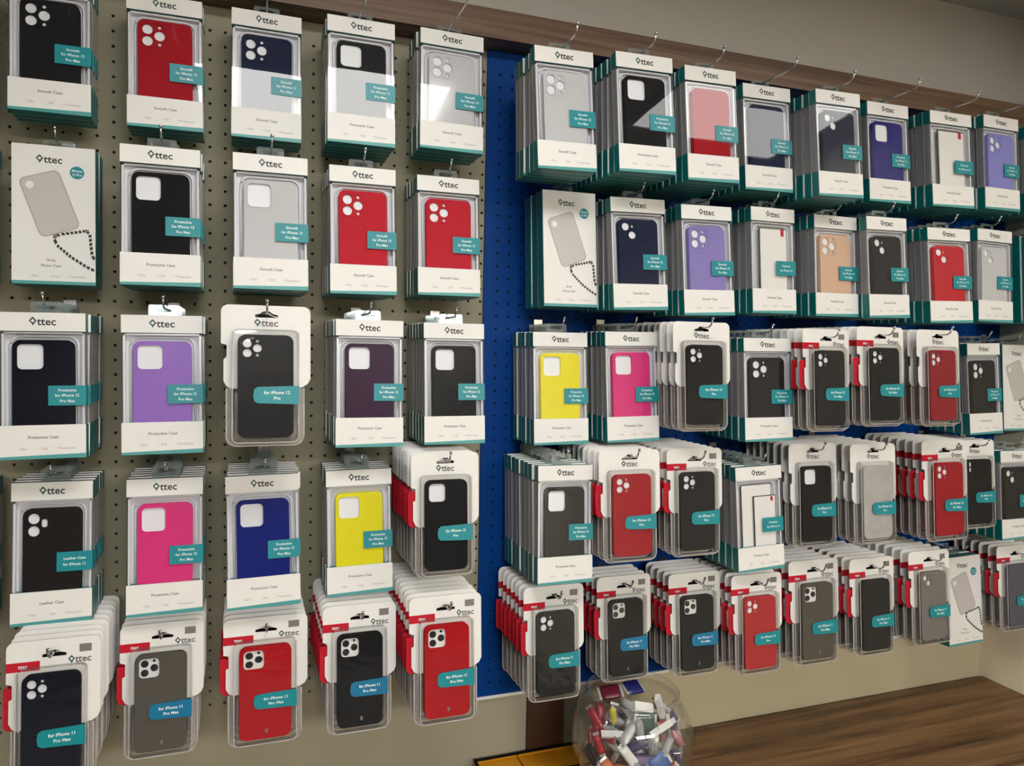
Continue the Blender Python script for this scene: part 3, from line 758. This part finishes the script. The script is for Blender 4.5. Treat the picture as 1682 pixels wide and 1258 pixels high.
NMAX = {'d1': 4}
def stack(code, kind, x, y, z, sx, sz, roll, nmax=99):
    col, holes, key, short = INFO[code]
    nm, word, cat, pitch = KIND[kind]
    Hk = {'w': H, 's': HS, 'b': HB}[kind]
    top_back = y + Hk * sz * math.sin(TILT) + {'w': T, 's': TS, 'b': .008}[kind]
    n = max(0, min(nmax, int((WY - .016 - top_back) / pitch)))
    rng = random.Random(code)
    board = 'blue board' if x > .44 else 'cream board'
    grp = {'w': 'window boxes', 's': 'strap case boxes', 'b': 'blister packs'}[kind] + ' on the ' + board
    hz = {'w': H + .0105, 's': HS + .0105, 'b': HB - (.020 if key.endswith('T') else .0135)}[kind] * sz
    hy = {'w': T, 's': TS, 'b': 0}[kind]
    for k in range(n + 1):
        dx = 0 if k == 0 else rng.uniform(-.0012, .0012) - .0003 * k
        root = empty(nm, (x + dx, y + k * pitch, z), (-TILT, math.radians(0 if k else roll * .5), math.radians(0 if k == 0 else rng.uniform(-.2, .2))), (sx, 1, sz))
        if kind == 's': lab = 'closed white box with ' + short
        else: lab = word + ' with ' + short
        if k: lab = '%s, %s behind the %s' % (word.replace('closed ', '').replace('white ', ''), ORD[k - 1], short)
        tag(root, ' '.join(lab.split()), cat, grp)
        root['code'] = code
        full = k == 0
        if kind == 'w': window_box(root, col, holes, key, full)
        elif kind == 's': strap_box(root, full)
        else: blister(root, col, holes, key, full)
        del root['code']
    # the hook runs level through every hang hole
    zz = z + hz * math.cos(TILT) - hy * math.sin(TILT) * 1.0 + .0035
    yh = y + hz * math.sin(TILT) + hy
    hook(x, zz - .0012, min(yh - .050, 1.17) if code[0] in 'cd' else yh - .034, 'metal wire hook carrying the ' + short, .014)

for p in PACKS: stack(*p, NMAX.get(p[0], 99))
# stacks beyond the left picture edge, of which the right sides show
for code, z, y in (('edge_a', .336, 1.27), ('edge_b', .082, 1.25), ('edge_d', -.432, 1.26)):
    INFO[code] = ('black', 'sq', '12', {'edge_a': 'box cut by the left picture edge, top row', 'edge_b': 'box cut by the left picture edge, second row', 'edge_d': 'box cut by the left picture edge, fourth row'}[code])
    stack(code, 'w', -.421, y, z, 1, 1, 0)

# ------------------------------------------------------------------ things on the counter
# orange card tray
TX0, TX1, TY0, TY1 = .440, .668, 1.325, 1.408
tr = empty('display_tray', ((TX0 + TX1) / 2, (TY0 + TY1) / 2, ZC)); tag(tr, 'orange card display tray with black rim on the counter below the blue board', 'display tray')
w_, d_ = (TX1 - TX0) / 2, (TY1 - TY0) / 2
b = MB(); b.box(-w_, w_, -d_, d_, 0, .0022)
for a in ((-w_, w_, -d_, -d_ + .002), (-w_, w_, d_ - .002, d_), (-w_, -w_ + .002, -d_ + .002, d_ - .002), (w_ - .002, w_, -d_ + .002, d_ - .002)): b.box(a[0], a[1], a[2], a[3], .0022, .016)
obj('tray_body', b.mesh('tray_body'), M['orange'], tr)
b = MB()
for a in ((-w_ - .001, w_ + .001, d_ - .0035, d_ + .001), (-w_ - .001, w_ + .001, -d_ - .001, -d_ + .0035), (-w_ - .001, -w_ + .0035, -d_ + .0035, d_ - .0035), (w_ - .0035, w_ + .001, -d_ + .0035, d_ - .0035)): b.box(a[0], a[1], a[2], a[3], .016, .0195)
obj('rim', b.mesh('rim'), M['black'], tr)
b = MB(); b.box(-.022, -.0195, -d_ + .003, d_ - .003, .0022, .0155); obj('divider', b.mesh('divider'), M['orange'], tr)
for i, (x0, x1) in enumerate(((-w_ + .004, -.024), (-.0175, w_ - .004))):
    b = MB(); b.box(x0, x1, -d_ + .005, d_ - .005, .0024, .0120)
    o = obj('card_packet', b.mesh('card_packet'), M['orange']); o.location = tr.location
    tag(o, ('flat orange packet in the left half of the counter tray', 'flat orange packet in the right half of the counter tray')[i], 'packet', 'orange packets in the counter tray')

# glass bowl of small wrapped things
BX, BY = .712, 1.250
RB = .119; BZC = .114
prof_o = []; prof_i = []
a0, a1 = -80, 44
for i in range(25):
    a = math.radians(a0 + (a1 - a0) * i / 24)
    prof_o.append((RB * math.cos(a), BZC + RB * math.sin(a) * .97)); prof_i.append(((RB - .0025) * math.cos(a), BZC + (RB - .0025) * math.sin(a) * .97))
zlow = prof_o[0][1]
prof = [(0.0001, zlow)] + prof_o
rr_, rz_ = prof_o[-1]
prof += [(rr_ + .004, rz_ + .003), (rr_ + .0055, rz_ + .006), (rr_ + .003, rz_ + .008), (rr_ - .002, rz_ + .006)] + list(reversed(prof_i)) + [(0.0001, prof_i[0][1])]
prof = [(r_, z_ - zlow) for r_, z_ in prof]
b = MB(); b.lathe(prof, 56)
bowl = empty('glass_bowl', (BX, BY, ZC)); tag(bowl, 'round clear glass bowl full of small wrapped items on the wooden counter', 'glass bowl')
obj('bowl_body', b.mesh('bowl_body'), M['glass'], bowl)
b = MB(); b.lathe([(rr_ + .0035, rz_ - zlow + .0015), (rr_ + .0062, rz_ - zlow + .0050), (rr_ + .0035, rz_ - zlow + .0088), (rr_ + .001, rz_ - zlow + .0080)], 56)
obj('bowl_rim', b.mesh('bowl_rim'), M['glass'], bowl)

SW = {'white': (228, 224, 222), 'silver': (168, 166, 170), 'blue': (24, 84, 160), 'red': (176, 26, 44), 'pink': (214, 130, 146), 'yellow': (206, 190, 70), 'orange': (206, 112, 70), 'violet': (76, 54, 110), 'green': (40, 74, 58), 'maroon': (92, 20, 40), 'navy': (26, 32, 96), 'black': (30, 28, 30)}
for k, c in SW.items(): M['sw_' + k] = mat('wrapper_' + k, srgb(*c), .28, .6, 0., (60, .3, .003), (70, .12))
M['foil'] = mat('wrapper_end', (.7, .69, .68, 1), .25, .5, .6)
def sweet_mesh(L, Wd, Th, fold):
    """pillow pack: a bulging body between two crimped flat ends"""
    b = MB(); secs = [(-L / 2, .9, .06), (-L / 2 + .005, .92, .10), (-L / 2 + .009, .96, .72), (-L / 4, 1, 1), (L / 4, 1, 1), (L / 2 - .009, .96, .72), (L / 2 - .005, .92, .10), (L / 2, .9, .06)]
    n = 10; rings = []
    for x, sw, st in secs:
        rings.append([(x, Wd / 2 * sw * math.copysign(abs(math.cos(t)) ** fold, math.cos(t)), Th / 2 * st * math.copysign(abs(math.sin(t)) ** fold, math.sin(t))) for t in [2 * PI * k / n for k in range(n)]])
    vs = [v for r in rings for v in r]
    for i in range(len(secs) - 1):
        mi = 1 if i in (0, 6) else 0
        b.add(rings[i] + rings[i + 1], [(k, (k + 1) % n, n + (k + 1) % n, n + k) for k in range(n)], mi, True)
    b.add(rings[0], [tuple(reversed(range(n)))], 1); b.add(rings[-1], [tuple(range(n))], 1)
    return b.mesh('wrapper')
SM = [sweet_mesh(.056, .019, .012, .6), sweet_mesh(.062, .016, .012, .55), sweet_mesh(.050, .032, .009, .5), sweet_mesh(.046, .014, .014, .8)]
def stick_mesh(L, q):
    b = MB(); b.box(-L / 2, L / 2, -q, q, -q * .55, q * .55, 0); b.box(L / 2, L / 2 + .010, -q * .8, q * .8, -q * .4, q * .4, 1); return b.mesh('stick')
ST = [stick_mesh(.052, .0062), stick_mesh(.044, .0085)]
rg = random.Random(11); placed = []
def put(kind, colr, loc, rot):
    if kind < 4: o = obj('wrapped_sweet', SM[kind], [M['sw_' + colr], M['foil']])
    else: o = obj('lighter', ST[kind - 4], [M['sw_' + colr], M['foil']])
    o.location = loc; o.rotation_euler = rot; placed.append(Vector(loc))
    what = ('wrapped sweet', 'wrapped sweet', 'flat wrapped sweet', 'stubby wrapped sweet', 'slim lighter', 'flat lighter')[kind]
    tag(o, '%s %s lying among the others in the glass bowl' % (colr, what), 'lighter' if kind > 3 else 'sweet', 'small %s things in the glass bowl' % colr)
C0 = Vector((BX, BY, ZC + BZC - zlow))
# the ones that show at the front of the glass
for kind, colr, (dx, dy, dz), rot in (
    (2, 'blue', (.012, -.097, -.018), (1.25, -.45, .10)), (1, 'pink', (.072, -.070, .010), (1.0, .75, .6)), (1, 'orange', (.040, -.088, -.056), (1.0, -.55, .3)),
    (4, 'white', (.030, -.070, .038), (.8, -.25, .2)), (4, 'white', (-.070, -.055, .034), (.6, .05, -.3)), (1, 'silver', (-.022, -.075, .036), (1.2, 1.45, .1)),
    (0, 'white', (-.052, -.085, .000), (1.1, .9, -.4)), (3, 'yellow', (-.040, -.092, -.052), (1.1, 1.3, -.3)), (0, 'silver', (-.012, -.096, -.060), (1.2, .8, -.1)),
    (3, 'red', (-.098, -.040, .010), (1.2, 1.2, -.8)), (2, 'green', (.000, -.058, .052), (1.2, .2, 0)), (3, 'yellow', (-.062, -.030, .062), (.9, 1.4, .2)),
    (5, 'white', (.045, -.040, .070), (.9, 1.2, .2)), (5, 'white', (.006, -.035, .072), (1.1, .3, .1)), (0, 'violet', (.078, -.066, -.046), (1.0, 1.2, .6)),
    (0, 'orange', (-.078, -.058, -.040), (1.0, .9, -.6)), (0, 'violet', (.080, -.040, .030), (1.0, 1.4, .9)), (2, 'navy', (.030, .050, .074), (.5, .1, .2)), (2, 'maroon', (-.030, .045, .074), (.5, -.1, -.2)),
    (1, 'maroon', (-.044, -.062, -.056), (1.0, -.5, -.4)), (0, 'violet', (-.018, -.088, -.012), (1.2, .15, -.1)), (4, 'silver', (.090, -.050, -.012), (1.1, 1.2, .8))):
    put(kind, colr, tuple(C0 + Vector((dx, dy, dz)) * .9), rot)
cols = ['white', 'white', 'silver', 'white', 'silver', 'pink', 'violet', 'red', 'white', 'silver', 'orange', 'silver', 'black', 'maroon', 'white', 'silver']
for _ in range(4000):
    if len(placed) > 130: break
    v = Vector((rg.uniform(-1, 1), rg.uniform(-1, .4), rg.uniform(-.95, .45))) * .088
    if v.length > .086: continue
    q = C0 + v
    if min((q - p).length for p in placed) < .0195: continue
    put(rg.choice((0, 1, 0, 1, 3, 4)), rg.choice(cols), tuple(q), (rg.uniform(0, PI), rg.uniform(-.9, .9), rg.uniform(0, PI)))

# ------------------------------------------------------------------ camera and view
f, pitch, roll, yaw = 1216.33, .0492, .02, .3447
cy, sy = math.cos(yaw), math.sin(yaw); cp, sp = math.cos(pitch), math.sin(pitch); cr, sr = math.cos(roll), math.sin(roll)
r = Vector((cy, -sy, 0)); fw = Vector((sy, cy, 0)); u = Vector((0, 0, 1))
F = fw * cp - u * sp; u2 = u * cp + fw * sp
Rv = r * cr + u2 * sr; Uv = -r * sr + u2 * cr
cam = bpy.data.cameras.new('camera'); cam.sensor_fit = 'HORIZONTAL'; cam.sensor_width = 36; cam.lens = f * 36 / 1682
cam.clip_start = .02
co = bpy.data.objects.new('camera', cam); COL.objects.link(co)
co.matrix_world = Matrix(((Rv.x, Uv.x, -F.x, 0), (Rv.y, Uv.y, -F.y, 0), (Rv.z, Uv.z, -F.z, 0), (0, 0, 0, 1)))
SC.camera = co
wd = bpy.data.worlds.new('world'); wd.use_nodes = True; SC.world = wd
wd.node_tree.nodes['Background'].inputs[0].default_value = (.5, .5, .5, 1); wd.node_tree.nodes['Background'].inputs[1].default_value = .3
SC.cycles.max_bounces = 8; SC.cycles.transparent_max_bounces = 24; SC.cycles.diffuse_bounces = 4; SC.cycles.glossy_bounces = 4
SC.cycles.use_denoising = True; SC.cycles.caustics_reflective = False; SC.cycles.caustics_refractive = False
SC.view_settings.view_transform = 'Standard'; SC.view_settings.look = 'None'; SC.view_settings.gamma = 1
SC.view_settings.use_curve_mapping = False; SC.view_settings.exposure = EXPOSURE
